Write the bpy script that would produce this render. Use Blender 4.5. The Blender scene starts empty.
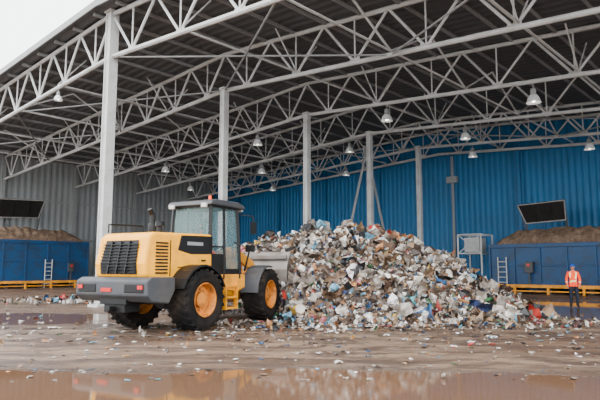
import bpy, math, random
import numpy as np
from mathutils import Vector, Matrix, noise
random.seed(7); np.random.seed(7)
scene=bpy.context.scene
COL=scene.collection

# ---------------------------------------------------------------- materials
def lin(c):
    return tuple(((v/255)/12.92 if v/255<=0.04045 else ((v/255+0.055)/1.055)**2.4) for v in c)
def mat(name,rgb,rough=0.6,metal=0.0,var=0.15,scale=3.0,dirt=None,dirt_amt=0.0,bump=0.0,spec=0.35,dscale=1.5):
    m=bpy.data.materials.new(name); m.use_nodes=True
    nt=m.node_tree; b=nt.nodes['Principled BSDF']
    b.inputs['Roughness'].default_value=rough; b.inputs['Metallic'].default_value=metal
    b.inputs['Specular IOR Level'].default_value=spec
    c=lin(rgb)
    tc=nt.nodes.new('ShaderNodeTexCoord')
    n=nt.nodes.new('ShaderNodeTexNoise'); n.inputs['Scale'].default_value=scale; n.inputs['Detail'].default_value=6
    nt.links.new(tc.outputs['Object'],n.inputs['Vector'])
    r=nt.nodes.new('ShaderNodeValToRGB')
    r.color_ramp.elements[0].position=0.3; r.color_ramp.elements[1].position=0.7
    r.color_ramp.elements[0].color=tuple(v*(1-var) for v in c)+(1,)
    r.color_ramp.elements[1].color=tuple(min(1,v*(1+var)) for v in c)+(1,)
    nt.links.new(n.outputs['Fac'],r.inputs['Fac'])
    out=r.outputs['Color']
    if dirt is not None:
        n2=nt.nodes.new('ShaderNodeTexNoise'); n2.inputs['Scale'].default_value=dscale; n2.inputs['Detail'].default_value=8
        n2.inputs['Roughness'].default_value=0.7
        nt.links.new(tc.outputs['Object'],n2.inputs['Vector'])
        r2=nt.nodes.new('ShaderNodeValToRGB')
        r2.color_ramp.elements[0].position=0.45; r2.color_ramp.elements[1].position=0.7
        r2.color_ramp.elements[0].color=(0,0,0,1); r2.color_ramp.elements[1].color=(dirt_amt,)*3+(1,)
        nt.links.new(n2.outputs['Fac'],r2.inputs['Fac'])
        mx=nt.nodes.new('ShaderNodeMix'); mx.data_type='RGBA'
        nt.links.new(r2.outputs['Color'],mx.inputs[0]); nt.links.new(out,mx.inputs[6])
        mx.inputs[7].default_value=lin(dirt)+(1,)
        out=mx.outputs[2]
    nt.links.new(out,b.inputs['Base Color'])
    if bump>0:
        bp=nt.nodes.new('ShaderNodeBump'); bp.inputs['Strength'].default_value=bump; bp.inputs['Distance'].default_value=0.03
        nt.links.new(n.outputs['Fac'],bp.inputs['Height']); nt.links.new(bp.outputs['Normal'],b.inputs['Normal'])
    return m
def attr_mat(name,rough=0.5):
    m=bpy.data.materials.new(name); m.use_nodes=True
    nt=m.node_tree; b=nt.nodes['Principled BSDF']; b.inputs['Roughness'].default_value=rough
    a=nt.nodes.new('ShaderNodeAttribute'); a.attribute_name='Col'
    tc=nt.nodes.new('ShaderNodeTexCoord')
    n=nt.nodes.new('ShaderNodeTexNoise'); n.inputs['Scale'].default_value=4; n.inputs['Detail'].default_value=8
    nt.links.new(tc.outputs['Object'],n.inputs['Vector'])
    r=nt.nodes.new('ShaderNodeValToRGB')
    r.color_ramp.elements[0].position=0.38; r.color_ramp.elements[0].color=(.34,.28,.23,1)
    r.color_ramp.elements[1].position=0.58; r.color_ramp.elements[1].color=(1,.98,.95,1)
    nt.links.new(n.outputs['Fac'],r.inputs['Fac'])
    mx=nt.nodes.new('ShaderNodeMix'); mx.data_type='RGBA'; mx.blend_type='MULTIPLY'; mx.inputs[0].default_value=1
    nt.links.new(a.outputs['Color'],mx.inputs[6]); nt.links.new(r.outputs['Color'],mx.inputs[7])
    nt.links.new(mx.outputs[2],b.inputs['Base Color'])
    return m

M_steel=mat('white_steel_paint',(180,181,179),0.5,0,0.08,1.0,(128,122,114),0.5)
M_steel2=mat('grey_steel_paint',(132,133,132),0.5,0,0.08)
M_roof=mat('roof_deck_grey',(82,85,88),0.6,0,0.08)
M_greywall=mat('grey_cladding',(136,139,139),0.55,0,0.06,0.4,(108,104,98),0.5,dscale=0.4)
M_blue=mat('blue_cladding',(8,92,138),0.5,0,0.1,0.3,(10,74,108),0.5,dscale=0.5)
M_bluebox=mat('blue_container_paint',(4,62,104),0.45,0,0.15,0.8,(38,42,46),0.8)
M_yellow=mat('loader_yellow',(250,170,2),0.38,0,0.05,2.0,(150,100,34),0.35,dscale=2.5)
M_yellow2=mat('lift_arm_yellow',(224,146,8),0.45,0,0.08,2.0,(110,76,38),0.7,dscale=3)
M_rail=mat('rail_yellow',(222,142,6),0.5,0,0.1,2,(92,66,32),0.7)
M_black=mat('black_plastic',(16,16,17),0.45,0,0.2,spec=.25)
M_dark=mat('dark_gunmetal',(60,62,66),0.5,0.1,0.15,2,(92,82,70),0.45)
M_tyre=mat('tyre_rubber',(20,19,19),0.9,0,0.2,4,(66,54,44),0.5,bump=0.2,spec=.15)
M_rim=mat('rim_yellow',(200,120,34),0.6,0,0.2,4,(56,44,36),1.0,dscale=3.5)
M_bucket=mat('worn_steel',(124,118,112),0.5,0.35,0.2,2,(84,66,52),0.8)
M_chrome=mat('piston_chrome',(200,200,200),0.2,0.9,0.02)
M_brown=mat('brown_debris',(116,96,80),0.95,0,0.45,2.6,(70,58,50),0.9,bump=1.0,spec=.1,dscale=6)
M_panel=mat('dark_panel',(36,34,33),0.7,0,0.2,2,spec=.15)
M_white=mat('white_paint',(178,178,176),0.5,0,0.06)
M_hframe=mat('hatch_frame_grey',(150,146,140),0.6,0,0.1)
M_red=mat('red_lens',(190,20,14),0.3,0,0.05)
M_lamp=mat('lamp_reflector',(215,218,218),0.35,0.1,0.03)
M_trash=attr_mat('mixed_garbage')
M_skin=mat('skin',(190,128,98),0.55,0,0.04)
M_orange=mat('hivis_orange',(255,70,0),0.6,0,0.05,8)
M_refl=mat('reflective_tape',(225,215,150),0.35,0.1,0.03)
M_navy=mat('work_trousers',(24,28,42),0.8,0,0.15,8)
M_boot=mat('boot_leather',(18,16,15),0.6,0,0.1)
M_cap=mat('blue_helmet',(20,70,150),0.35,0,0.03)
M_hair=mat('hair',(36,26,20),0.8,0,0.1)
M_eye=mat('eye_dark',(20,16,14),0.3,0,0.02)
M_lip=mat('lips',(140,70,62),0.5,0,0.03)
g=bpy.data.materials.new('cab_glass'); g.use_nodes=True
gb=g.node_tree.nodes['Principled BSDF']; gb.inputs['Base Color'].default_value=(.14,.24,.25,1); gb.inputs['Roughness'].default_value=0.03
gb.inputs['Alpha'].default_value=0.4
gt=g.node_tree; gn=gt.nodes.new('ShaderNodeTexNoise'); gn.inputs['Scale'].default_value=3
gr=gt.nodes.new('ShaderNodeMapRange'); gr.inputs[3].default_value=.02; gr.inputs[4].default_value=.12
gt.links.new(gn.outputs['Fac'],gr.inputs[0]); gt.links.new(gr.outputs[0],gb.inputs['Roughness'])
M_glass=g
def emis(name,rgb,s):
    m=bpy.data.materials.new(name); m.use_nodes=True
    b=m.node_tree.nodes['Principled BSDF']; b.inputs['Emission Color'].default_value=lin(rgb)+(1,); b.inputs['Emission Strength'].default_value=s
    return m
M_bulb=emis('lamp_glow',(255,250,235),14)

# ---------------------------------------------------------------- geometry helpers
class G:
    def __init__(s): s.v=[]; s.f=[]
    def add(s,vs,fs,M=None):
        o=len(s.v)
        for p in vs:
            s.v.append(tuple(M@Vector(p)) if M is not None else tuple(p))
        for f in fs: s.f.append(tuple(i+o for i in f))
        return s
    def box(s,c,d,M=None,rot=None):
        x,y,z=d[0]/2,d[1]/2,d[2]/2
        vs=[Vector((a*x,b*y,e*z)) for a in(-1,1) for b in(-1,1) for e in(-1,1)]
        if rot is not None: vs=[rot@v for v in vs]
        vs=[v+Vector(c) for v in vs]
        fs=[(0,1,3,2),(4,6,7,5),(0,4,5,1),(2,3,7,6),(0,2,6,4),(1,5,7,3)]
        return s.add(vs,fs,M)
    def prism(s,prof,y0,y1,M=None,prof2=None):
        n=len(prof); p2=prof2 or prof
        vs=[(x,y0,z) for x,z in prof]+[(x,y1,z) for x,z in p2]
        fs=[tuple(range(n)),tuple(range(2*n-1,n-1,-1))]
        for i in range(n):
            j=(i+1)%n; fs.append((i,i+n,j+n,j))
        return s.add(vs,fs,M)
    def tube(s,a,b,r,n=8,M=None,r2=None):
        a=Vector(a); b=Vector(b); d=(b-a)
        if d.length<1e-6: return s
        q=d.to_track_quat('Z','Y'); r2=r if r2 is None else r2
        vs=[]
        for P,R in((a,r),(b,r2)):
            for i in range(n):
                t=2*math.pi*(i+.5)/n
                vs.append(P+q@Vector((R*math.cos(t),R*math.sin(t),0)))
        fs=[(i,(i+1)%n,(i+1)%n+n,i+n) for i in range(n)]
        fs+=[tuple(range(n-1,-1,-1)),tuple(range(n,2*n))]
        return s.add(vs,fs,M)
    def path(s,pts,r,n=8,M=None):
        for a,b in zip(pts[:-1],pts[1:]): s.tube(a,b,r,n,M)
        return s
    def lathe(s,prof,n=32,c=(0,0,0),axis='Y',M=None):
        vs=[];m=len(prof)
        for i in range(n):
            t=2*math.pi*i/n
            for r,h in prof:
                if axis=='Y': vs.append((c[0]+r*math.cos(t),c[1]+h,c[2]+r*math.sin(t)))
                else: vs.append((c[0]+r*math.cos(t),c[1]+r*math.sin(t),c[2]+h))
        fs=[]
        for i in range(n):
            j=(i+1)%n
            for k in range(m-1): fs.append((i*m+k,i*m+k+1,j*m+k+1,j*m+k))
        return s.add(vs,fs,M)
    def obj(s,name,mt,parent=None,bevel=0,smooth=False,loc=None,rotz=0):
        me=bpy.data.meshes.new(name); me.from_pydata(s.v,[],s.f)
        import bmesh
        bm=bmesh.new(); bm.from_mesh(me); bmesh.ops.recalc_face_normals(bm,faces=bm.faces[:]); bm.to_mesh(me); bm.free()
        me.materials.append(mt)
        o=bpy.data.objects.new(name,me); COL.objects.link(o)
        if parent: o.parent=parent
        if loc is not None: o.location=loc
        o.rotation_euler=(0,0,rotz)
        if bevel>0:
            b=o.modifiers.new('bevel','BEVEL'); b.width=bevel; b.segments=2; b.limit_method='ANGLE'
        if smooth:
            for p in me.polygons: p.use_smooth=True
            try: me.set_sharp_from_angle(angle=math.radians(40))
            except Exception: pass
        return o
def empty(name,loc=(0,0,0),rotz=0):
    e=bpy.data.objects.new(name,None); COL.objects.link(e); e.location=loc; e.rotation_euler=(0,0,rotz); return e

# ---------------------------------------------------------------- building
BO=(-8.25,24,0); BR=math.atan2(.739,.674); S=6.43
AB=29.6; BL=29.4; BRT=-34.0
def R(b): return 12.85-(.055*b if b>0 else -.07*b)
MB=Matrix.Translation(BO)@Matrix.Rotation(BR,4,'Z')
def W(a,b,z=0): return MB@Vector((a,b,z))

def ribbed(a0,a1,fn,step,depth):
    n=int((a1-a0)/step); vs=[];fs=[]
    for i in range(n+1):
        a=a0+(a1-a0)*i/n; d=depth if (i//2)%2 else 0
        lo,hi=fn(a,d); vs+=[lo,hi]
    for i in range(n): fs.append((2*i,2*i+1,2*i+3,2*i+2))
    return vs,fs
gq=G()
vs,fs=ribbed(-0.8,AB+.3,lambda a,d:((a,BL+.5,R(BL+.5)+d),(a,0,R(0)+d)),0.13,0.09); gq.add(vs,fs)
vs,fs=ribbed(-0.8,AB+.3,lambda a,d:((a,0,R(0)+d),(a,BRT,R(BRT)+d)),0.13,0.09); gq.add(vs,fs)
gq.obj('ceiling',M_roof,loc=BO,rotz=BR)
gq=G()
for b0,b1 in((BL+.5,0),(0,BRT)):
    z0,z1=R(b0)+.1,R(b1)+.1
    gq.add([(-.85,b0,z0-.16),(-.85,b0,z0+.14),(-.85,b1,z1+.14),(-.85,b1,z1-.16),(-.78,b0,z0-.16),(-.78,b0,z0+.14),(-.78,b1,z1+.14),(-.78,b1,z1-.16)],
           [(0,1,2,3),(4,7,6,5),(1,5,6,2),(0,3,7,4),(0,4,5,1),(3,2,6,7)])
gq.obj('trim_roof_edge',M_steel2,loc=BO,rotz=BR)
gq=G(); vs,fs=ribbed(BRT,BL,lambda b,d:((AB+d,b,0),(AB+d,b,R(b))),0.11,0.05); gq.add(vs,fs)
gq.obj('wall_back',M_blue,loc=BO,rotz=BR)
gq=G(); vs,fs=ribbed(-0.8,AB,lambda a,d:((a,BL+d,0),(a,BL+d,R(BL))),0.14,0.04); gq.add(vs,fs)
gq.obj('wall_left',M_greywall,loc=BO,rotz=BR)
gq=G()
for k in range(0,5):
    gq.box((k*S,BL-.18,R(BL)/2),(.3,.3,R(BL)))
for z in (4.2,7.6):
    gq.box((14,BL-.08,z),(29,.12,.16))
gq.obj('trim_left_wall_frame',M_steel2,loc=BO,rotz=BR)
gq=G()
for k in (-5,-4,-3,-2,-1,1,2,3,4):
    gq.box((AB-.16,k*6.2,R(k*6.2)/2),(.22,.22,R(k*6.2)))
gq.obj('trim_back_wall_frame',M_blue,loc=BO,rotz=BR)

# columns
for k in range(5):
    a=k*S; top=R(0)-.05 if k==0 else R(0)-2.0
    w=.42 if k==0 else .33
    gq=G()
    gq.box((a,w/2-.03,top/2),(w,.06,top)); gq.box((a,-w/2+.03,top/2),(w,.06,top)); gq.box((a,0,top/2),(w*.72,w*.9,top))
    for z in np.arange(1,top-.5,1.6): gq.box((a,0,z),(w*.78,w*1.02,.08))
    gq.box((a,0,.05),(w*1.9,w*1.9,.1)); gq.box((a,0,top),(w*1.3,w*1.3,.08))
    for sx in(-1,1):
        for sy in(-1,1): gq.tube((a+sx*w*.75,sy*w*.75,.08),(a+sx*w*.75,sy*w*.75,.2),.04,6)
    gq.obj('steel_column',M_steel,loc=BO,rotz=BR,bevel=.01)
gq=G()
a=3*S
gq.tube((a,.25,9.7),(a-3.4,.25,0.05),.085); gq.tube((a,.25,9.7),(a+3.4,.25,0.05),.085)
gq.box((a,.25,9.6),(.7,.08,.6))
gq.obj('column_brace',M_steel2,loc=BO,rotz=BR)

# trusses
D=2.1
def truss_geo(a):
    q=G()
    for (b0,b1) in((0,BL-.4),(0,BRT+.3)):
        n=10
        pts=[b0+(b1-b0)*i/n for i in range(n+1)]
        q.tube((a,b0,R(b0)-.14),(a,b1,R(b1)-.14),.105,8)
        q.tube((a,b0,R(b0)-D),(a,b1,R(b1)-D),.105,8)
        for i in range(n):
            m=(pts[i]+pts[i+1])/2
            q.tube((a,pts[i],R(pts[i])-.14),(a,m,R(m)-D),.06,6)
            q.tube((a,m,R(m)-D),(a,pts[i+1],R(pts[i+1])-.14),.06,6)
            q.tube((a,m,R(m)-D),(a,m,R(m)-.14),.038,6)
            q.box((a,m,R(m)-D+.05),(.04,.5,.25))
    return q
for k in range(5):
    truss_geo(k*S).obj('roof_truss',M_steel,loc=BO,rotz=BR)
truss_geo(AB-.6).obj('roof_truss',M_steel,loc=BO,rotz=BR)
for b in (5.1,10.2,15.3,20.4,-5.1,-10.2,-15.3,-20.4):
    q=G(); zt=R(b)-.3; zb=R(b)-D+.16
    q.tube((0,b,zb),(AB-.7,b,zb),.055,6)
    if abs(b) in (10.2,20.4):
      for k in range(4):
        a0=k*S
        q.tube((a0,b,zb),(a0+S/2,b,zt),.05,6); q.tube((a0+S/2,b,zt),(a0+S,b,zb),.05,6)
    else:
      for k in range(5):
        a0=k*S
        q.tube((a0+.0,b,zb),(a0+1.4,b,zt),.035,6)
        if k: q.tube((a0,b,zb),(a0-1.4,b,zt),.035,6)
    q.obj('longitudinal_girder',M_steel,loc=BO,rotz=BR)
q=G()
for b in np.arange(BRT+.5,BL-.3,1.9):
    if abs(b)<.3: continue
    q.box((AB/2-.3,b,R(b)-.06),(AB+.5,.08,.15))
q.obj('roof_purlins',M_steel2,loc=BO,rotz=BR)
q=G()
for k in (0,3):
    for b in (0,10.2,-20.4,-10.2):
        q.tube((k*S,b,R(b)-D),((k+1)*S,b+10.2,R(b+10.2)-D),.04,6); q.tube(((k+1)*S,b,R(b)-D),(k*S,b+10.2,R(b+10.2)-D),.04,6)
q.obj('roof_cross_bracing',M_steel2,loc=BO,rotz=BR)

# lamps
def lamp(a,b,drop=.75,sc=1.0):
    z=R(b)-D
    e=empty('high_bay_lamp',W(a,b,z))
    q=G(); q.tube((0,0,0),(0,0,-drop+.3),.025,8); q.lathe([(0,.0),(.12,.0),(.14,-.05),(.14,-.28),(.1,-.32)],16,(0,0,-drop+.38),'Z'); q.obj('gear_housing',M_steel2,e,smooth=True)
    q=G(); q.lathe([(.1,.1),(.18,.05),(.27,-.08),(.34,-.3),(.36,-.34),(.33,-.32),(.24,-.1),(.1,.02)],20,(0,0,-drop),'Z'); q.obj('bell_reflector',M_lamp,e,smooth=True)
    q=G(); q.lathe([(0,.02),(.07,0),(.09,-.1),(.08,-.26),(0,-.32)],12,(0,0,-drop),'Z'); q.obj('bulb',M_bulb,e,smooth=True)
    e.scale=(sc,)*3
for k,ts in ((0,(-5,)),(2,(13.4,5.7,-4.3,-14.6)),(3,(7,-1.7,-10.6,-20)),(4,(12.1,4.4,-7.0,-15.8,-26))):
    for t in ts: lamp(k*S,-t,sc=.6 if k==0 else .9)

# ---------------------------------------------------------------- floor
me=bpy.data.meshes.new('floor'); me.from_pydata([(-120,-40,0),(120,-40,0),(120,140,0),(-120,140,0)],[],[(0,1,2,3)])
fl=bpy.data.objects.new('floor',me); COL.objects.link(fl)
m=bpy.data.materials.new('wet_muddy_concrete'); m.use_nodes=True; nt=m.node_tree; L=nt.links
bs=nt.nodes['Principled BSDF']; tc=nt.nodes.new('ShaderNodeTexCoord'); sp=nt.nodes.new('ShaderNodeSeparateXYZ'); L.new(tc.outputs['Object'],sp.inputs[0])
def nz(scale,detail=6,rough=.6,stretch=None,dist=0,off=0):
    n=nt.nodes.new('ShaderNodeTexNoise'); n.inputs['Scale'].default_value=scale; n.inputs['Detail'].default_value=detail; n.inputs['Roughness'].default_value=rough
    n.inputs['Distortion'].default_value=dist
    if stretch:
        mp=nt.nodes.new('ShaderNodeMapping'); mp.inputs['Scale'].default_value=stretch; mp.inputs['Rotation'].default_value=(0,0,.2); mp.inputs['Location'].default_value=(off,off,0)
        L.new(tc.outputs['Object'],mp.inputs[0]); L.new(mp.outputs[0],n.inputs['Vector'])
    else: L.new(tc.outputs['Object'],n.inputs['Vector'])
    return n.outputs['Fac']
def mth(op,a,b=None,c=None,clamp=False):
    x=nt.nodes.new('ShaderNodeMath'); x.operation=op; x.use_clamp=clamp
    for i,v in enumerate((a,b,c)):
        if v is None: continue
        if isinstance(v,(int,float)): x.inputs[i].default_value=v
        else: L.new(v,x.inputs[i])
    return x.outputs[0]
def mr(v,a,b,c,d):
    x=nt.nodes.new('ShaderNodeMapRange'); x.interpolation_type='SMOOTHSTEP'
    L.new(v,x.inputs[0])
    for i,k in enumerate((a,b,c,d)): x.inputs[i+1].default_value=k
    return x.outputs[0]
def mixc(f,c1,c2):
    x=nt.nodes.new('ShaderNodeMix'); x.data_type='RGBA'; L.new(f,x.inputs[0])
    for i,c in ((6,c1),(7,c2)):
        if isinstance(c,tuple): x.inputs[i].default_value=lin(c)+(1,)
        else: L.new(c,x.inputs[i])
    return x.outputs[2]
n_big=nz(.35,6,.65,(.5,1.3,1),.6); n_mid=nz(1.1,9,.75,(.55,1.4,1),.5); n_fine=nz(9,7,.75)
n_p=nz(.42,7,.7,(.35,1.5,1),.8,7.3)
X,Y=sp.outputs[0],sp.outputs[1]
near=mr(Y,7.6,10.6,.68,0.0)
nearx=mr(X,-1.0,2.5,.0,.14)
pudF=mth('SUBTRACT',mth('ADD',near,mth('SUBTRACT',n_big,.5)),nearx)
dx=mth('DIVIDE',mth('SUBTRACT',X,12.0),4.6); dy=mth('DIVIDE',mth('SUBTRACT',Y,21.0),8.0)
dd=mth('SQRT',mth('ADD',mth('MULTIPLY',dx,dx),mth('MULTIPLY',dy,dy)))
pR=mth('ADD',mr(dd,.4,1.3,.6,0),mth('SUBTRACT',n_big,.5))
dx2=mth('DIVIDE',mth('ADD',X,9.5),5.5); dy2=mth('DIVIDE',mth('SUBTRACT',Y,18.5),3.6)
dd2=mth('SQRT',mth('ADD',mth('MULTIPLY',dx2,dx2),mth('MULTIPLY',dy2,dy2)))
pL=mth('ADD',mr(dd2,.3,1.2,.5,0),mth('SUBTRACT',n_big,.5))
pG=mth('SUBTRACT',mth('MULTIPLY',n_p,1.7),.78)
pm=mth('MAXIMUM',mth('MAXIMUM',pudF,pG),mth('MAXIMUM',pR,pL))
pm=mth('ADD',pm,mth('MULTIPLY',mth('SUBTRACT',n_mid,.5),.6))
pud=mr(pm,.22,.28,0,1)
damp=mr(pm,-.08,.24,0,1)
c=mixc(mr(n_big,.35,.65,0,1),(112,86,66),(148,124,102))
c=mixc(mr(n_mid,.44,.58,0,.9),c,(74,53,40))
c=mixc(mr(n_fine,.56,.68,0,.5),c,(180,164,146))
c=mixc(mr(n_fine,.46,.36,0,.55),c,(56,41,32))
c=mixc(mth('MULTIPLY',damp,.65),c,(58,41,31))
c=mixc(pud,c,(98,72,54))
L.new(c,bs.inputs['Base Color'])
ro=mr(n_mid,.3,.7,.32,.7)
ro=mth('MULTIPLY',ro,mth('SUBTRACT',1,mth('MULTIPLY',damp,.45)))
ro=mth('MULTIPLY',ro,mth('SUBTRACT',1,mth('MULTIPLY',pud,.9)))
L.new(ro,bs.inputs['Roughness'])
hgt=mth('ADD',mth('MULTIPLY',n_mid,1.4),mth('MULTIPLY',n_fine,.5))
hgt=mth('MULTIPLY',hgt,mth('SUBTRACT',1,mth('MULTIPLY',pud,.997)))
bp=nt.nodes.new('ShaderNodeBump'); bp.inputs['Strength'].default_value=.9; bp.inputs['Distance'].default_value=.1
L.new(hgt,bp.inputs['Height']); L.new(bp.outputs[0],bs.inputs['Normal'])
me.materials.append(m)

# ---------------------------------------------------------------- garbage
PAL=[((224,220,213),16),((184,178,170),14),((136,128,120),14),((112,88,70),15),((74,58,48),13),((156,128,100),12),((28,28,31),10),((110,164,192),4.5),((26,96,156),2.6),
     ((168,46,36),2),((52,104,62),1.6),((206,166,54),1.2),((186,108,116),1.2),((40,58,104),2.6),((172,118,74),5),((232,232,236),8),((70,134,146),1.2)]
pc=[lin(c) for c,w in PAL]; pw=np.array([w for c,w in PAL],float); pw/=pw.sum()
def ico():
    import bmesh
    bm=bmesh.new(); bmesh.ops.create_icosphere(bm,subdivisions=1,radius=1)
    v=np.array([p.co[:] for p in bm.verts]); f=[tuple(x.index for x in q.verts) for q in bm.faces]; bm.free(); return v,f
IV,IF=ico()
def rotm():
    q=np.random.normal(size=4); q/=np.linalg.norm(q); w,x,y,z=q
    return np.array([[1-2*(y*y+z*z),2*(x*y-z*w),2*(x*z+y*w)],[2*(x*y+z*w),1-2*(x*x+z*z),2*(y*z-x*w)],[2*(x*z-y*w),2*(y*z+x*w),1-2*(x*x+y*y)]])
class Trash:
    def __init__(s): s.v=[];s.f=[];s.c=[];s.n=0
    def put(s,v,f,col):
        s.v.append(v); s.f+= [tuple(i+s.n for i in q) for q in f]; s.n+=len(v)
        s.c.append(np.tile(np.array(col+(1,)),(len(v),1)))
    def piece(s,p,nrm,size,flat=0.0,col=None):
        kind=random.random(); col=col or pc[np.random.choice(len(pc),p=pw)]
        k_=random.uniform(.6,1.08); col=tuple(min(1,c*k_) for c in col)
        Rm=rotm()
        if flat>0 and random.random()<flat:
            a=random.uniform(0,6.28); t1=random.gauss(0,.1)
            Rm=np.array([[math.cos(a),-math.sin(a),0],[math.sin(a),math.cos(a),t1],[-t1*math.sin(a),-t1*math.cos(a),1]])
            Rm=np.diag([1,1,.45])@Rm
            if kind>.62: kind=.3
        p=np.array(p)
        if kind<.55:
            g_=np.array([(i-1.5,j-1.5,0) for i in range(4) for j in range(4)],float)/1.5*.5
            g_[:,1]*=random.uniform(.35,1); g_+=np.random.normal(size=g_.shape)*[.08,.08,.14]
            g_[:,2]+=random.uniform(-.5,.5)*g_[:,0]**2*2
            f=[(i*4+j,i*4+j+1,i*4+j+5,i*4+j+4) for i in range(3) for j in range(3)]
            v=g_*size
        elif kind<.82:
            v=IV*np.array([1,random.uniform(.6,1),random.uniform(.45,.8)])*.45; v=v+np.random.normal(size=v.shape)*.08; v=v*size*.9; f=IF
        elif kind<.92:
            d=np.array([random.uniform(.4,1),random.uniform(.3,.7),random.uniform(.08,.5)])*size*.8
            v=np.array([(a,b,e) for a in(-.5,.5) for b in(-.5,.5) for e in(-.5,.5)])*d; v=v+np.random.normal(size=v.shape)*.03*size
            f=[(0,1,3,2),(4,6,7,5),(0,4,5,1),(2,3,7,6),(0,2,6,4),(1,5,7,3)]
        else:
            n=7; prof=[(0,-.5),(.14,-.48),(.15,.2),(.05,.38),(.05,.5),(0,.5)]; v=[];f=[]
            for i in range(n):
                t=2*math.pi*i/n
                for r,h in prof: v.append((r*math.cos(t),r*math.sin(t),h))
            m_=len(prof)
            for i in range(n):
                j=(i+1)%n
                for k in range(m_-1): f.append((i*m_+k,j*m_+k,j*m_+k+1,i*m_+k+1))
            v=np.array(v)*min(size,.3)*1.1
        v=v@Rm.T
        if flat>0: 
            p[2]=-v[:,2].min()+.002 if p[2]<.01 else p[2]
        s.put(v+p,f,col)
    def obj(s,name,parent=None):
        V=np.concatenate(s.v); C=np.concatenate(s.c)
        me=bpy.data.meshes.new(name); me.from_pydata(V.tolist(),[],s.f)
        a=me.color_attributes.new('Col','FLOAT_COLOR','POINT'); a.data.foreach_set('color',C.astype(np.float32).ravel())
        me.materials.append(M_trash); o=bpy.data.objects.new(name,me); COL.objects.link(o)
        if parent: o.parent=parent
        return o
hxX=[-6.2,-5,-3.6,-2.3,-1.35,-.4,.77,1.9,3.1,3.9,4.6,5.4,6.2,7.0,7.8,8.6]
hxZ=[0,.5,1.4,2.25,2.5,2.65,2.85,2.95,2.8,2.6,2.3,1.85,1.35,.85,.38,0]
yfX=[-6,-3,-1.6,-.6,.4,1.5,4,6.5,8,9.3]; yfY=[21,20.6,19.6,17.9,16.8,16.5,16.6,17.2,18.2,20]
def H(x,y):
    h=np.interp(x,hxX,hxZ); yf=np.interp(x,yfX,yfY); yc=22.2; yb=27.5
    if y<yc: g_=(y-yf)/(yc-yf)
    else: g_=(yb-y)/(yb-yc)
    if g_<=0: return 0.0
    g_=min(1,g_); g_=math.sin(g_*math.pi/2)**1.1
    n=noise.noise(Vector((x*.8,y*.8,0)))*.42+noise.noise(Vector((x*2.1,y*2.1,5)))*.22
    return max(0,h*g_+n*min(1,h*g_*1.1))
T=Trash()
nx,ny=150,110; xs=np.linspace(-6.4,9.5,nx); ys=np.linspace(16.2,27.6,ny)
V=[];C=[]
for i,x in enumerate(xs):
    for j,y in enumerate(ys):
        h=H(x,y); k=noise.noise(Vector((x*3,y*3,2)))
        V.append((x,y,h+(random.uniform(-.04,.06) if h>.05 else -.03)))
        b_=lin((84,68,56)) if k>0 else lin((54,43,36)); C.append(b_+(1,))
F=[(i*ny+j,(i+1)*ny+j,(i+1)*ny+j+1,i*ny+j+1) for i in range(nx-1) for j in range(ny-1)]
T.v.append(np.array(V)); T.c.append(np.array(C)); T.f+=F; T.n+=len(V)
cnt=0
while cnt<17000:
    x=random.uniform(-5.5,8.8); y=random.uniform(16.3,23.8) if random.random()<.88 else random.uniform(23.8,27.4)
    h=H(x,y)
    if h<.05: continue
    s_=random.choice((.08,.1,.12,.15,.19,.23,.27)) if random.random()<.94 else random.uniform(.35,.7)
    T.piece((x,y,h+random.uniform(-.03,.05)),None,s_); cnt+=1

Lt=Trash()
def scat(Q,n,cx,cy,sx,sy,s0,s1,flat=.85,gauss=True):
    for _ in range(n):
        x=random.gauss(cx,sx) if gauss else random.uniform(cx-sx,cx+sx)
        y=random.gauss(cy,sy) if gauss else random.uniform(cy-sy,cy+sy)
        if y<6 or H(x,y)>.03: continue
        if Q is Lt and y>15.6 and -6<x<9.6: continue
        if abs(x-11.25)<.5 and abs(y-23.7)<.5: continue
        Q.piece((x,y,0),None,random.uniform(s0,s1),flat)
scat(T,900,3,16.3,3.6,.6,.05,.24,.7)
scat(T,170,7.8,18.2,.8,.6,.06,.2)
T.obj('garbage_pile')
scat(Lt,450,0.5,13.6,6,1.5,.04,.17,.93)
scat(Lt,280,1,10.5,7,2.2,.03,.11,.95,False)
scat(Lt,280,-10.6,27.0,2.0,.8,.1,.35,.5)
scat(Lt,200,-1.2,15.0,2,.9,.05,.2)
scat(Lt,140,-8,17,4,3,.05,.18,.9)
scat(Lt,180,6.5,14.0,4,1.6,.04,.16,.93)
scat(Lt,60,11,30,3,2.5,.06,.2)
Lt.obj('scattered_litter')

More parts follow.
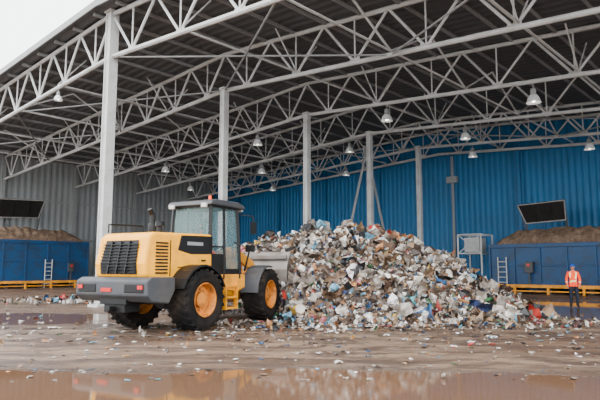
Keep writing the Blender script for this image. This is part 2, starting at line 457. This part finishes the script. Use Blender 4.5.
# ---------------------------------------------------------------- containers
def container(name,a0,a1,b_front,b_back,h,along,lad,hh):
    e=empty(name,BO,BR)
    def P(u,v,z): return (v,u,z) if along=='b' else (u,v,z)
    Lg=abs(a1-a0); s=1 if b_back>b_front else -1
    def bx(q,u0,u1,v0,v1,z0,z1):
        p=P((u0+u1)/2,(v0+v1)/2,(z0+z1)/2); d=P(abs(u1-u0),abs(v1-v0),z1-z0); q.box(p,d)
    q=G(); bx(q,a0,a1,b_front,b_back,.35,h); 
    bx(q,a0,a1,b_front-.1*s,b_front,h-.2,h+.05); bx(q,a0,a1,b_front-.08*s,b_front,.35,.6)
    n=int(Lg/1.6)
    for i in range(n+1):
        u=a0+(a1-a0)*i/n; bx(q,u-.06,u+.06,b_front-.09*s,b_front,.4,h)
    bx(q,a0,a1,b_front-.06*s,b_front,h*.55,h*.55+.1)
    q.obj('container_body',M_bluebox,e,bevel=.015)
    q=G()
    for i in range(6):
        u=a0+(a1-a0)*(i+.5)/6; bx(q,u-.15,u+.15,b_front+.2*s,b_back-.2*s,0,.35)
    q.obj('skids',M_dark,e)
    q=G(); nu,nv=110,14; vs=[];fs=[]
    for i in range(nu+1):
        for j in range(nv+1):
            t=i/nu; w=j/nv; env=min(1,(t*9),(1-t)*9)**.5*math.sin(math.pi*w)**.45
            sg=1 if a1>a0 else -1
            u=a0+.2*sg+(a1-a0-.4*sg)*t; v=b_front+.12*s+(b_back-b_front-.24*s)*w
            z=h-.05+hh*env*(.92+.12*noise.noise(Vector((u*.5,v*.7,3))))+.22*noise.noise(Vector((u*2.5,v*2.5,1)))*env
            vs.append(P(u,v,z))
    for i in range(nu):
        for j in range(nv): fs.append((i*(nv+1)+j,(i+1)*(nv+1)+j,(i+1)*(nv+1)+j+1,i*(nv+1)+j+1))
    q.add(vs,fs); q.obj('heaped_load',M_brown,e)
    q=G(); ul=a0+(a1-a0)*lad; vf=b_front-.2*s
    for du in(-.28,.28): q.tube(P(ul+du,vf,.0),P(ul+du,vf,2.3),.035,6)
    for z in np.arange(.35,2.3,.33): q.tube(P(ul-.28,vf,z),P(ul+.28,vf,z),.028,6)
    q.obj('access_ladder',M_white,e)
    q=G(); uc=a0+(a1-a0)*(lad+.12)
    bx(q,uc-.25,uc+.25,b_front-.35*s,b_front-.1*s,1.3,2.0); bx(q,uc-.05,uc+.05,b_front-.3*s,b_front-.15*s,0,1.3)
    q.obj('control_box',M_dark,e,bevel=.02)
    q=G(); bx(q,uc-.08,uc+.08,b_front-.4*s,b_front-.35*s,1.7,1.86); q.obj('stop_button',M_red,e)
    return e
c_right=container('waste_container',-5.9,-20.5,24.6,27.2,3.1,'b',.06,1.15)
c_left=container('waste_container',-3.5,S*1.9,25.0,27.6,3.8,'a',.78,1.2)
e=empty('white_feed_frame',BO,BR); q=G()
for b in(-3.5,-5.2):
    for a in(24.8,26.6): q.tube((a,b,0),(a,b,3.9),.06,6)
for z in(2.6,3.9):
    q.path([(24.8,-3.5,z),(24.8,-5.2,z),(26.6,-5.2,z),(26.6,-3.5,z),(24.8,-3.5,z)],.05,6)
q.tube((24.8,-3.5,2.6),(24.8,-5.2,3.9),.04,6); q.tube((24.8,-5.2,2.6),(24.8,-3.5,3.9),.04,6)
q.obj('frame_tubes',M_white,e)
q=G(); q.box((25.7,-4.35,3.2),(1.1,1.1,1.0)); q.box((25.1,-4.35,3.2),(.08,.7,.6)); q.obj('cabinet',M_white,e,bevel=.03)

def hatch(parent,a,b,z,along,w,h,down):
    rz=0 if along=='b' else math.pi/2
    L0=Matrix.Translation((a,b,z))@Matrix.Rotation(rz,4,'Z')
    rt=Matrix.Rotation(math.radians(-28),4,'Y')@Matrix.Rotation(math.radians(-2.5),4,'X')
    M_=L0@rt
    q=G(); tz=w/2; bz_=w/2-.22
    q.add([(0,-bz_,-h/2),(0,bz_,-h/2),(0,tz,h/2),(0,-tz,h/2),(.07,-bz_,-h/2),(.07,bz_,-h/2),(.07,tz,h/2),(.07,-tz,h/2)],[(0,1,2,3),(4,7,6,5),(0,4,5,1),(1,5,6,2),(2,6,7,3),(3,7,4,0)],M_)
    for y in (-w*.17,w*.17): q.box((-.05,y,0),(.06,.06,h*.95),M_)
    q.obj('open_lid',M_panel,parent)
    q=G(); C4=[(-.08,-bz_,-h/2),(-.08,bz_,-h/2),(-.08,tz,h/2),(-.08,-tz,h/2),(-.08,-bz_,-h/2)]
    for p,r_ in zip(C4[:-1],C4[1:]): q.tube(p,r_,.04,4,M_)
    q.obj('lid_rim',M_hframe,parent)
    q=G()
    for s_ in(-1,1):
        q.tube(M_@Vector((0.05,s_*bz_,-h/2)),L0@Vector((.45,s_*bz_,-down)),.055,6)
        q.tube(M_@Vector((0.05,s_*tz*.95,h*.2)),L0@Vector((.75,s_*tz*.9,-down)),.035,6)
    q.obj('lid_struts',M_dark,parent)
hatch(c_right,26.0,-9.0,5.25,'b',3.0,1.35,2.2); hatch(c_left,6.9,26.4,6.5,'a',3.6,1.6,2.7)

def rail(pts,name='guard_rail'):
    q=G()
    for a,b in zip(pts[:-1],pts[1:]):
        a=Vector(a);b=Vector(b);n=max(1,int((b-a).length/1.8))
        d=(b-a).normalized(); ang=math.atan2(d.y,d.x); rt=Matrix.Rotation(ang,3,'Z')
        q.box((a+b)/2+Vector((0,0,.5)),((b-a).length+.1,.1,.2),rot=rt)
        q.box((a+b)/2+Vector((0,0,.2)),((b-a).length+.1,.08,.08),rot=rt)
        for i in range(n+1): p=a+(b-a)*i/n; q.box(p+Vector((0,0,.3)),(.14,.14,.6),rot=rt)
    q.obj(name,M_rail,loc=BO,rotz=BR,bevel=.01)
rail([(23.3,-6.0,0),(23.3,-20,0)]); rail([(-3.5,23.8,0),(12.6,23.8,0)])

q=G(); q.tube((AB-.25,-.9,0),(AB-.25,-.9,10.5),.1,8); q.box((AB-.3,-.9,8.6),(.3,.9,.5)); q.obj('downpipe',M_steel2,loc=BO,rotz=BR)

# ---------------------------------------------------------------- wheel loader
LH=math.radians(60)
E=empty('wheel_loader',(-3.62,15.5,0),LH)
WR,WW=.79,.64
def wheel(cx,cy,tag,sgn,M=None,parent=E):
    q=G(); c=(cx,cy,WR); h=WW/2
    prof=[(.42,-h*.8),(.48,-h),(.64,-h*1.05),(.735,-h*.95),(.76,-h*.8),(.76,h*.8),(.735,h*.95),(.64,h*1.05),(.48,h),(.42,h*.8)]
    q.lathe(prof,40,c,'Y',M)
    nl=22
    for i in range(nl):
        for s_ in(-1,1):
            t=2*math.pi*(i+(.5 if s_>0 else 0))/nl
            rt=Matrix.Rotation(-t,3,'Y')@Matrix.Rotation(s_*.45,3,'X')
            q.box(Vector(c)+Matrix.Rotation(-t,3,'Y')@Vector((.753,s_*h*.52,0)),(.06,h*1.0,.09),M,rot=rt)
    q.obj('tyre_'+tag,M_tyre,parent,smooth=False)
    q=G(); o=sgn
    prof=[(.44,o*h*.98),(.42,o*h*1.0),(.39,o*h*.8),(.37,o*h*.35),(.2,o*h*.3),(.2,o*h*.62),(.13,o*h*.7),(.0,o*h*.7)]
    q.lathe(prof,32,c,'Y',M)
    for i in range(12):
        t=2*math.pi*i/12; q.tube((c[0]+.27*math.cos(t),cy+o*h*.3,c[2]+.27*math.sin(t)),(c[0]+.27*math.cos(t),cy+o*h*.42,c[2]+.27*math.sin(t)),.022,6,M)
    q.lathe([(.44,-o*h*.9),(.3,-o*h*.4),(0,-o*h*.4)],24,c,'Y',M)
    q.obj('rim_'+tag,M_rim,parent,smooth=True)
wheel(0,-1.08,'rear_right',-1); wheel(0,1.08,'rear_left',1)
q=G(); q.tube((0,-.9,WR),(0,.9,WR),.17,12); q.lathe([(0,-.3),(.28,-.15),(.28,.15),(0,.3)],16,(0,0,WR),'Y'); q.obj('rear_axle',M_dark,E,smooth=True)
q=G(); q.prism([(-1.72,.8),(-1.9,.95),(-1.9,1.3),(-1.75,1.38),(-.95,1.38),(-.95,1.05),(-1.15,.74)],-1.22,1.22)
q.obj('counterweight',M_dark,E,bevel=.04)
q=G(); q.box((-1.5,0,.66),(.5,.7,.25)); q.tube((-1.95,0,.62),(-1.6,0,.62),.07,10); q.box((-1.0,0,.95),(1.6,.9,.45)); 
for y in(-.8,.8): q.box((-1.905,y,1.12),(.03,.62,.2))
q.obj('rear_frame',M_black,E,bevel=.02)
q=G()
for y in(-1.02,1.02): q.box((-1.925,y,1.15),(.03,.16,.09))
q.box((-1.91,.12,1.08),(.03,.34,.09))
q.obj('rear_lights',M_red,E)
q=G(); q.prism([(-1.62,1.38),(-1.66,1.7),(-1.52,2.36),(-1.35,2.48),(.9,2.52),(.9,1.3),(-1.0,1.3)],-.86,.86); q.obj('engine_hood',M_yellow,E,bevel=.07)
q=G(); q.prism([(-.5,2.06),(-.38,2.44),(.88,2.47),(.88,1.98),(0,1.96)],-.875,.875); q.obj('hood_side_panels',M_black,E,bevel=.01)
q=G()
for s_ in(-1,1):
    y=s_*.885
    q.box((.15,y,2.24),(.62,.012,.09))
q.obj('hood_stand_in_mark',M_steel2,E)
q=G()
def rg(z): return -1.66+(z-1.7)*.212 if z>1.7 else -1.62-(z-1.38)*.125
q.add([(rg(1.45)-.02,-.62,1.45),(rg(1.45)-.02,.62,1.45),(rg(1.7)-.02,.62,1.7),(rg(1.7)-.02,-.62,1.7),(rg(2.28)-.02,.56,2.28),(rg(2.28)-.02,-.56,2.28)],[(0,1,2,3),(3,2,4,5)])
for z in np.arange(1.5,2.25,.075): q.box((rg(z)-.04,0,z),(.05,1.2,.025))
for y in(-.3,0,.3): q.box((rg(1.85)-.03,y,1.86),(.05,.03,.8),rot=Matrix.Rotation(.18,3,'Y'))
q.obj('rear_grille',M_black,E)
q=G()
for s_ in(-1,1):
    for i in range(10): q.box((-1.08,s_*.87,1.48+i*.082),(.42,.03,.04))
q.obj('side_louvres',M_black,E)
q=G()
for s_ in(-1,1):
    q.box((.1,s_*.868,1.62),(1.2,.02,.02)); q.box((-.78,s_*.868,1.85),(.02,.02,.9))
    q.box((.5,s_*.88,1.8),(.16,.03,.05))
q.obj('hood_seams',M_black,E)
q=G(); q.tube((-.1,.45,2.5),(-.1,.45,3.05),.07,12); q.tube((-.1,.45,3.05),(-.22,.45,3.2),.065,12); q.lathe([(.1,0),(.11,.05),(.11,.3),(.09,.33)],14,(-.1,.45,2.5),'Z'); q.tube((-.6,-.3,2.48),(-.6,-.3,2.66),.07,12); q.lathe([(0,.14),(.11,.12),(.12,0),(.05,-.02)],14,(-.6,-.3,2.68),'Z'); q.obj('exhaust_stack',M_black,E,smooth=True)
q=G()
for s_ in(-1,1):
    pts=[]
    for i in range(9):
        t=math.radians(20+i*17.5); pts.append((.9*math.cos(t),WR+.9*math.sin(t)))
    inn=[(p[0]*.95,WR+(p[1]-WR)*.95) for p in pts[::-1]]
    n=len(pts)
    for i in range(n-1):
        q.prism([pts[i],pts[i+1],inn[n-2-i],inn[n-1-i]],s_*.8 if s_>0 else -1.38,s_*1.38 if s_>0 else -.8)
q.obj('rear_fenders',M_black,E)
q=G(); q.box((1.25,0,1.12),(1.2,1.3,.55)); q.box((1.45,0,.75),(.9,.7,.4))
q.obj('chassis',M_dark,E,bevel=.03)
q=G()
for s_ in(-1,1):
    q.prism([(.95,1.42),(2.05,1.42),(2.05,1.05),(1.75,.95),(1.1,1.0)],s_*1.16 if s_<0 else .72,-.72 if s_<0 else 1.16)
q.obj('cab_side_decks',M_yellow2,E,bevel=.03)
q=G()
for s_ in(-1,1):
    for z in(.5,.8,1.1): q.box((1.35,s_*1.12,z),(.5,.24,.05))
    for x in(1.1,1.6): q.box((x,s_*1.16,.82),(.05,.12,.72))
q.obj('access_steps',M_yellow2,E)
q=G()
for s_ in(-1,1):
    q.path([(1.02,s_*1.18,1.3),(1.02,s_*1.18,2.35),(1.12,s_*1.05,2.45)],.022,8)
    q.path([(1.75,s_*1.18,1.3),(1.75,s_*1.18,2.25),(1.7,s_*1.0,2.35)],.022,8)
    if s_>0: q.path([(-1.3,s_*.8,2.5),(-1.3,s_*.8,2.72),(-.1,s_*.8,2.75),(-.1,s_*.8,2.53)],.02,8)
q.obj('handrails',M_black,E)
cz0,cz1=1.42,3.36
x0,x1=.92,2.35; hw=.74
q=G()
low=[(x0,-hw,cz0),(x0,hw,cz0),(x1,hw,cz0),(x1,-hw,cz0)]
top=[(x0+.1,-hw+.06,cz1),(x0+.1,hw-.06,cz1),(x1-.12,hw-.06,cz1),(x1-.12,-hw+.06,cz1)]
for a,b in zip(low,top): q.tube(a,b,.065,4)
for ring in (low,top):
    for i in range(4): q.tube(ring[i],ring[(i+1)%4],.06,4)
for s_ in(-1,1):
    q.tube((1.62,s_*hw,cz0),(1.6,s_*(hw-.06),cz1),.045,4)
    q.tube((x0,s_*hw,2.2),(1.62,s_*hw,2.2),.03,4)
q.tube((x0,-hw,2.5),(x0,hw,2.5),.03,4)
q.obj('cab_frame',M_black,E)
q=G(); q.box(((x0+x1)/2,0,1.5),(x1-x0,hw*2,.16)); q.prism([(x0,1.5),(x0,2.0),(1.62,2.0),(1.62,1.5)],-hw-.01,-hw+.04); q.prism([(x0,1.5),(x0,2.0),(1.62,2.0),(1.62,1.5)],hw-.04,hw+.01); q.box((x0+.03,0,1.95),(.06,hw*2,.95)); q.obj('cab_lower_panels',M_black,E,bevel=.015)
q=G(); q.prism([(x0-.08,3.38),(x0,3.5),(x0+.2,3.55),(x1-.2,3.55),(x1+.12,3.47),(x1+.15,3.36)],-.82,.82); q.obj('cab_roof',M_dark,E,bevel=.04)
q=G()
def inset(A,B_,C_,D_): q.add([A,B_,C_,D_],[(0,1,2,3)])
inset(low[0],low[1],top[1],top[0]); inset(low[1],low[2],top[2],top[1]); inset(low[2],low[3],top[3],top[2]); inset(low[3],low[0],top[0],top[3])
q.obj('cab_windows',M_glass,E)
q=G()
for y in(-.6,.6): q.box((x0-.1,y,3.36),(.08,.18,.12)); q.box((x1+.16,y,3.36),(.08,.18,.12))
q.obj('work_lights',M_white,E,bevel=.01)
q=G(); q.lathe([(0,.13),(.04,.12),(.05,0)],12,(1.2,-.5,3.55),'Z'); q.obj('beacon',M_orange,E,smooth=True)
q=G()
for s_ in(-1,1):
    q.path([(x1,s_*.72,3.2),(x1+.25,s_*1.05,3.15),(x1+.25,s_*1.05,2.95)],.018,6); q.box((x1+.25,s_*1.05,2.8),(.04,.2,.36))
q.obj('mirrors',M_black,E)
q=G(); q.box((1.42,0,1.78),(.5,.5,.3)); q.box((1.2,0,2.2),(.14,.48,.75)); q.box((1.17,0,2.65),(.1,.28,.2)); q.obj('operator_seat',M_black,E,bevel=.04)
q=G(); q.tube((2.2,0,1.55),(2.0,0,2.15),.04,8)
ct=Vector((2.0,0,2.17)); rt=Matrix.Rotation(math.radians(-25),3,'Y')
q.path([ct+rt@Vector((.19*math.cos(t),.19*math.sin(t),0)) for t in np.linspace(0,2*math.pi,17)],.018,6); q.tube(ct+rt@Vector((0,-.19,0)),ct+rt@Vector((0,.19,0)),.014,6)
q.obj('steering_wheel',M_black,E)
FM=Matrix.Translation((1.65,0,0))@Matrix.Rotation(math.radians(10),4,'Z')
FE=bpy.data.objects.new('front_frame',None); COL.objects.link(FE); FE.parent=E; FE.matrix_local=FM
AX=1.65
wheel(AX,-1.1,'front_right',-1,None,FE); wheel(AX,1.1,'front_left',1,None,FE)
q=G(); q.tube((AX,-.9,WR),(AX,.9,WR),.17,12); q.obj('front_axle',M_dark,FE)
q=G(); q.prism([(.1,.7),(.1,1.25),(.6,1.45),(.85,2.05),(1.15,2.1),(1.5,1.5),(2.15,1.2),(2.2,.75),(1.6,.62)],-.42,.42); q.obj('front_chassis',M_yellow2,FE,bevel=.03)
q=G()
for s_ in(-1,1):
    pts=[(AX+.9*math.cos(math.radians(t)),WR+.9*math.sin(math.radians(t))) for t in range(75,176,20)]; n=len(pts)
    inn=[(AX+(p[0]-AX)*.95,WR+(p[1]-WR)*.95) for p in pts[::-1]]
    for i in range(n-1): q.prism([pts[i],pts[i+1],inn[n-2-i],inn[n-1-i]],-1.36 if s_<0 else .8,-.8 if s_<0 else 1.36)
q.obj('front_fenders',M_dark,FE)
q=G()
for s_ in(-1,1):
    q.path([(1.0,s_*.8,1.5),(1.0,s_*.95,2.1)],.03,8); q.box((1.06,s_*.95,2.2),(.14,.26,.2))
q.obj('head_lamps',M_black,FE,bevel=.02)
q=G()
for s_ in(-1,1):
    y0_,y1_=(-.62,-.5) if s_<0 else (.5,.62)
    q.prism([(.8,2.12),(.95,2.16),(2.0,1.85),(2.75,1.25),(3.0,.98),(2.95,.82),(2.75,.86),(2.3,1.25),(1.8,1.55),(.8,1.92)],y0_,y1_)
q.tube((2.2,-.55,1.42),(2.2,.55,1.42),.12,10)
q.prism([(1.95,2.3),(2.1,2.35),(2.35,1.6),(2.3,1.1),(2.15,1.1),(2.1,1.6)],-.1,.1)
q.obj('lift_arms',M_yellow2,FE,bevel=.02)
q=G(); q.tube((.9,0,2.0),(1.5,0,2.18),.1,10); q.obj('tilt_cylinder',M_yellow2,FE)
q=G(); q.tube((1.5,0,2.18),(2.0,0,2.28),.05,10)
for s_ in(-1,1): q.tube((1.3,s_*.56,1.35),(2.0,s_*.56,1.5),.045,10)
q.obj('piston_rods',M_chrome,FE)
q=G()
for s_ in(-1,1): q.tube((.45,s_*.56,1.05),(1.3,s_*.56,1.35),.08,10)
q.obj('lift_cylinders',M_yellow2,FE)
bz=.85; bx_=2.95
outer=[(1.2,0),(.3,-.02),(.08,.08),(-.04,.3),(-.06,.7),(.05,1.0),(.3,1.3)]
inner=[(.35,1.28),(.11,.97),(.0,.7),(.02,.33),(.13,.14),(.32,.05),(1.2,.04)]
q=G(); tr=lambda P:[(x+bx_,z+bz) for x,z in P]
n=len(outer)
for i in range(n-1):
    q.prism(tr([outer[i],outer[i+1],inner[n-2-i],inner[n-1-i]]),-1.42,1.42)
side=[(1.1,0),(.3,-.02),(.08,.08),(-.04,.3),(-.06,.7),(.05,1.0),(.3,1.3),(.55,1.1),(.85,.55)]
q.prism(tr(side),-1.45,-1.40); q.prism(tr(side),1.40,1.45)
for y in(-.56,.56,-.12,.12): q.prism(tr([(-.06,.15),(-.22,.3),(-.2,.6),(-.06,.9)]),y-.03,y+.03)
for y in np.arange(-1.3,1.31,.37): q.prism(tr([(1.1,-.02),(1.38,.0),(1.1,.06)]),y-.05,y+.05)
q.box((bx_+.0,0,bz+1.12),(.12,2.85,.12)); q.box((bx_-.07,0,bz+.25),(.06,2.7,.1))
q.obj('bucket',M_bucket,FE,bevel=.008)
Tb=Trash()
for _ in range(480):
    Tb.piece((bx_+random.uniform(.25,1.0),random.uniform(-1.25,1.25),bz+random.uniform(.3,1.2)),None,random.uniform(.12,.34))
Tb.obj('bucket_load',FE)

# ---------------------------------------------------------------- people
def skin_mesh(pts,edges,rad,root=0,sub=2):
    me=bpy.data.meshes.new('tmp'); me.from_pydata(pts,edges,[]); o=bpy.data.objects.new('tmp',me); COL.objects.link(o)
    md=o.modifiers.new('s','SKIN'); md.use_smooth_shade=True
    for i,r in enumerate(rad):
        sv=me.skin_vertices[0].data[i]; sv.radius=(r if isinstance(r,tuple) else (r,r)); sv.use_root=(i==root)
    ss=o.modifiers.new('u','SUBSURF'); ss.levels=sub; ss.render_levels=sub
    dg=bpy.context.evaluated_depsgraph_get(); dg.update()
    out=bpy.data.meshes.new_from_object(o.evaluated_get(dg)); bpy.data.objects.remove(o); 
    for p in out.polygons: p.use_smooth=True
    return out
def human(name,J,loc,rotz,parent=None,helmet=True):
    e=empty(name,loc,rotz)
    if parent: e.parent=parent
    keys=['pelvis','waist','chest','neckb','neckt']
    pts=[J[k] for k in keys]; rad=[(.15,.115),(.145,.11),(.165,.12),(.07,.07),(.058,.06)]; ed=[(0,1),(1,2),(2,3),(3,4)]
    for s_ in('L','R'):
        i=len(pts); pts+=[J['sh'+s_],J['el'+s_],J['wr'+s_]]; rad+=[.075,.058,.04]; ed+=[(2,i),(i,i+1),(i+1,i+2)]
    for s_ in('L','R'):
        i=len(pts); pts+=[J['hip'+s_],J['kn'+s_],J['an'+s_],J['toe'+s_]]; rad+=[.105,.075,.058,.045]; ed+=[(0,i),(i,i+1),(i+1,i+2),(i+2,i+3)]
    me=skin_mesh(pts,ed,rad,0)
    for m_ in(M_orange,M_refl,M_navy,M_boot,M_skin): me.materials.append(m_)
    o=bpy.data.objects.new('body',me); COL.objects.link(o); o.parent=e
    segs=[(J[a],J[b],lab) for a,b,lab in(('pelvis','waist','t'),('waist','chest','t'),('chest','neckb','t'),('neckb','neckt','n'))]
    for s_ in('L','R'):
        segs+=[(J['chest'],J['sh'+s_],'t'),(J['sh'+s_],J['el'+s_],'a'),(J['el'+s_],J['wr'+s_],'f'),(J['pelvis'],J['hip'+s_],'l'),(J['hip'+s_],J['kn'+s_],'l'),(J['kn'+s_],J['an'+s_],'l'),(J['an'+s_],J['toe'+s_],'b')]
    for p in me.polygons:
        c_=p.center; best=None
        for a,b,lab in segs:
            a=Vector(a);b=Vector(b);d=b-a; t=max(0,min(1,(c_-a).dot(d)/d.length_squared)); ds=(c_-(a+d*t)).length
            if best is None or ds<best[0]: best=(ds,lab,t)
        lab,t=best[1],best[2]; mi=0
        wz=J['waist'][2]
        if lab=='n': mi=4 if t>.35 else 0
        elif lab=='l': mi=2 if c_.z<J['pelvis'][2]-.08 else 0
        elif lab=='b': mi=3
        elif lab=='t':
            if abs(c_.z-(wz+.0))<.022: mi=1
            elif c_.z>wz+.1 and abs(abs(c_.x)-.1)<.016: mi=1
        elif lab=='f' and abs(t-.5)<.08: mi=1
        p.material_index=mi
    hc=Vector(J['head']); q=G(); n1,n2=26,20; vs=[];fs=[]
    for i in range(n2+1):
        ph=math.pi*i/n2
        for j in range(n1):
            th=2*math.pi*j/n1; x=math.sin(ph)*math.sin(th); y=-math.sin(ph)*math.cos(th); z=math.cos(ph)
            rx,ry,rz=.077,.098,.118
            if z<0: rx*=1-.28*(-z)**1.5; ry*=1-.12*(-z)
            v=Vector((x*rx,y*ry,z*rz))
            if y<-.3:
                v.y-=.024*math.exp(-((v.x/.014)**2+((v.z+.018)/.022)**2))
                v.y+=.010*math.exp(-(((abs(v.x)-.032)/.016)**2+((v.z-.004)/.014)**2))
                v.y-=.007*math.exp(-((v.x/.025)**2+((v.z+.055)/.012)**2))
                v.y-=.008*math.exp(-((v.x/.025)**2+((v.z+.095)/.02)**2))
            vs.append(v)
    for i in range(n2):
        for j in range(n1): fs.append((i*n1+j,i*n1+(j+1)%n1,(i+1)*n1+(j+1)%n1,(i+1)*n1+j))
    q.add(vs,fs,Matrix.Translation(hc))
    for s_ in(-1,1): q.lathe([(0,.008),(.02,.006),(.026,0),(.02,-.006),(0,-.008)],10,(0,0,0),'Z',Matrix.Translation(hc+Vector((s_*.078,.008,-.005)))@Matrix.Rotation(math.radians(90),4,'Y')@Matrix.Scale(1.3,4,(1,0,0)))
    q.obj('head',M_skin,e,smooth=True)
    q=G()
    for s_ in(-1,1): q.lathe([(0,.011),(.008,.008),(.011,0),(.008,-.008),(0,-.011)],10,(hc.x+s_*.031,hc.y-.083,hc.z+.004),'Z')
    for s_ in(-1,1): q.box((hc.x+s_*.032,hc.y-.093,hc.z+.026),(.032,.008,.007))
    q.obj('eyes',M_eye,e,smooth=True)
    q=G(); q.box((hc.x,hc.y-.097,hc.z-.055),(.042,.008,.012)); q.obj('mouth',M_lip,e,bevel=.003)
    q=G(); q.lathe([(0,.02),(.06,.015),(.085,-.03),(.09,-.08),(.08,-.1)],18,(hc.x,hc.y+.018,hc.z+.065),'Z'); q.obj('hair',M_hair,e,smooth=True)
    if helmet:
        q=G(); q.lathe([(0,.105),(.04,.1),(.08,.075),(.105,.03),(.112,-.005),(.135,-.012),(.135,-.02),(.108,-.016)],22,(hc.x,hc.y,hc.z+.045),'Z')
        q.prism([(-.14,0),(.14,0),(.08,.008),(-.08,.008)],-.02,.03,Matrix.Translation(hc+Vector((0,-.14,.035))))
        q.obj('helmet',M_cap,e,smooth=True)
    for s_,sg in(('L',1),('R',-1)):
        w=Vector(J['wr'+s_]); d=(w-Vector(J['el'+s_])).normalized()
        side=Vector(J.get('thumb'+s_,(0,-1,0))); side=(side-d*side.dot(d)).normalized(); nr=d.cross(side)
        if nr.dot(Vector((-sg,0,0)))<0: nr=-nr
        hp=[w-d*.03,w+d*.03,w+d*.075]; hr=[.032,(.036,.022),(.04,.018)]
        mh=skin_mesh([tuple(x) for x in hp],[(0,1),(1,2)],hr,0,2); mh.materials.append(M_skin)
        oh=bpy.data.objects.new('palm_'+s_,mh); COL.objects.link(oh); oh.parent=e
        for k,(off,ln) in enumerate(((.027,.075),(.009,.085),(-.009,.078),(-.026,.06))):
            b0=w+d*.07+side*off; b1=b0+d*ln*.45+nr*.006; b2=b1+d*ln*.3+nr*.018; b3=b2+d*ln*.18+nr*.022
            mh=skin_mesh([tuple(x) for x in(b0,b1,b2,b3)],[(0,1),(1,2),(2,3)],[.0095,.009,.008,.007],0,1); mh.materials.append(M_skin)
            oh=bpy.data.objects.new('finger_%s_%d'%(s_,k+1),mh); COL.objects.link(oh); oh.parent=e
        b0=w+d*.03+side*.025; b1=b0+d*.03+side*.022; b2=b1+d*.032+side*.006+nr*.01
        mh=skin_mesh([tuple(x) for x in(b0,b1,b2)],[(0,1),(1,2)],[.012,.011,.009],0,1); mh.materials.append(M_skin)
        oh=bpy.data.objects.new('thumb_'+s_,mh); COL.objects.link(oh); oh.parent=e
    return e
J=dict(pelvis=(0,.01,.93),waist=(0,0,1.08),chest=(0,.0,1.30),neckb=(0,.01,1.46),neckt=(0,-.005,1.54),head=(0,-.015,1.63),
 shL=(.175,.01,1.40),elL=(.25,.03,1.13),wrL=(.225,-.08,.89),shR=(-.175,.01,1.40),elR=(-.255,.03,1.13),wrR=(-.23,-.08,.89),
 hipL=(.09,.01,.86),knL=(.115,-.02,.48),anL=(.125,.03,.085),toeL=(.155,-.13,.045),hipR=(-.09,.01,.86),knR=(-.11,-.02,.48),anR=(-.12,.03,.085),toeR=(-.15,-.13,.045))
human('worker',J,(11.25,23.7,0),math.radians(-20))
J2=dict(pelvis=(0,.0,.0),waist=(0,.0,.16),chest=(0,-.02,.38),neckb=(0,-.02,.54),neckt=(0,-.035,.62),head=(0,-.05,.71),
 shL=(.175,-.02,.48),elL=(.24,-.15,.24),wrL=(.15,-.38,.26),shR=(-.175,-.02,.48),elR=(-.24,-.15,.24),wrR=(-.15,-.38,.26),
 hipL=(.09,-.05,.0),knL=(.14,-.46,.04),anL=(.14,-.52,-.33),toeL=(.14,-.66,-.38),hipR=(-.09,-.05,.0),knR=(-.14,-.46,.04),anR=(-.14,-.52,-.33),toeR=(-.14,-.66,-.38),
 thumbL=(-1,0,0.3),thumbR=(1,0,0.3))
human('operator',J2,(1.38,0,2.03),math.radians(90),parent=E,helmet=False)

# ---------------------------------------------------------------- world, light, camera
w=bpy.data.worlds.new('overcast_sky'); scene.world=w; w.use_nodes=True; nt=w.node_tree
bg=nt.nodes['Background']; tc=nt.nodes.new('ShaderNodeTexCoord'); n=nt.nodes.new('ShaderNodeTexNoise'); n.inputs['Scale'].default_value=1.2
nt.links.new(tc.outputs['Generated'],n.inputs['Vector'])
r=nt.nodes.new('ShaderNodeValToRGB'); r.color_ramp.elements[0].color=(.91,.95,1,1); r.color_ramp.elements[1].color=(.97,.99,1,1)
nt.links.new(n.outputs['Fac'],r.inputs['Fac']); nt.links.new(r.outputs['Color'],bg.inputs['Color']); bg.inputs['Strength'].default_value=6.0
sd=bpy.data.lights.new('sun','SUN'); sd.energy=2.2; sd.angle=math.radians(35); sd.color=(1,.98,.95)
so=bpy.data.objects.new('sun',sd); COL.objects.link(so); so.rotation_euler=(math.radians(52),0,math.radians(-25))
cd=bpy.data.cameras.new('camera'); cam=bpy.data.objects.new('camera',cd); COL.objects.link(cam)
cd.sensor_width=36; cd.lens=36*570/600; cd.clip_end=500
cam.location=(0,0,1.6); cam.rotation_euler=(math.radians(90)+math.atan(68/570),0,0)
scene.camera=cam
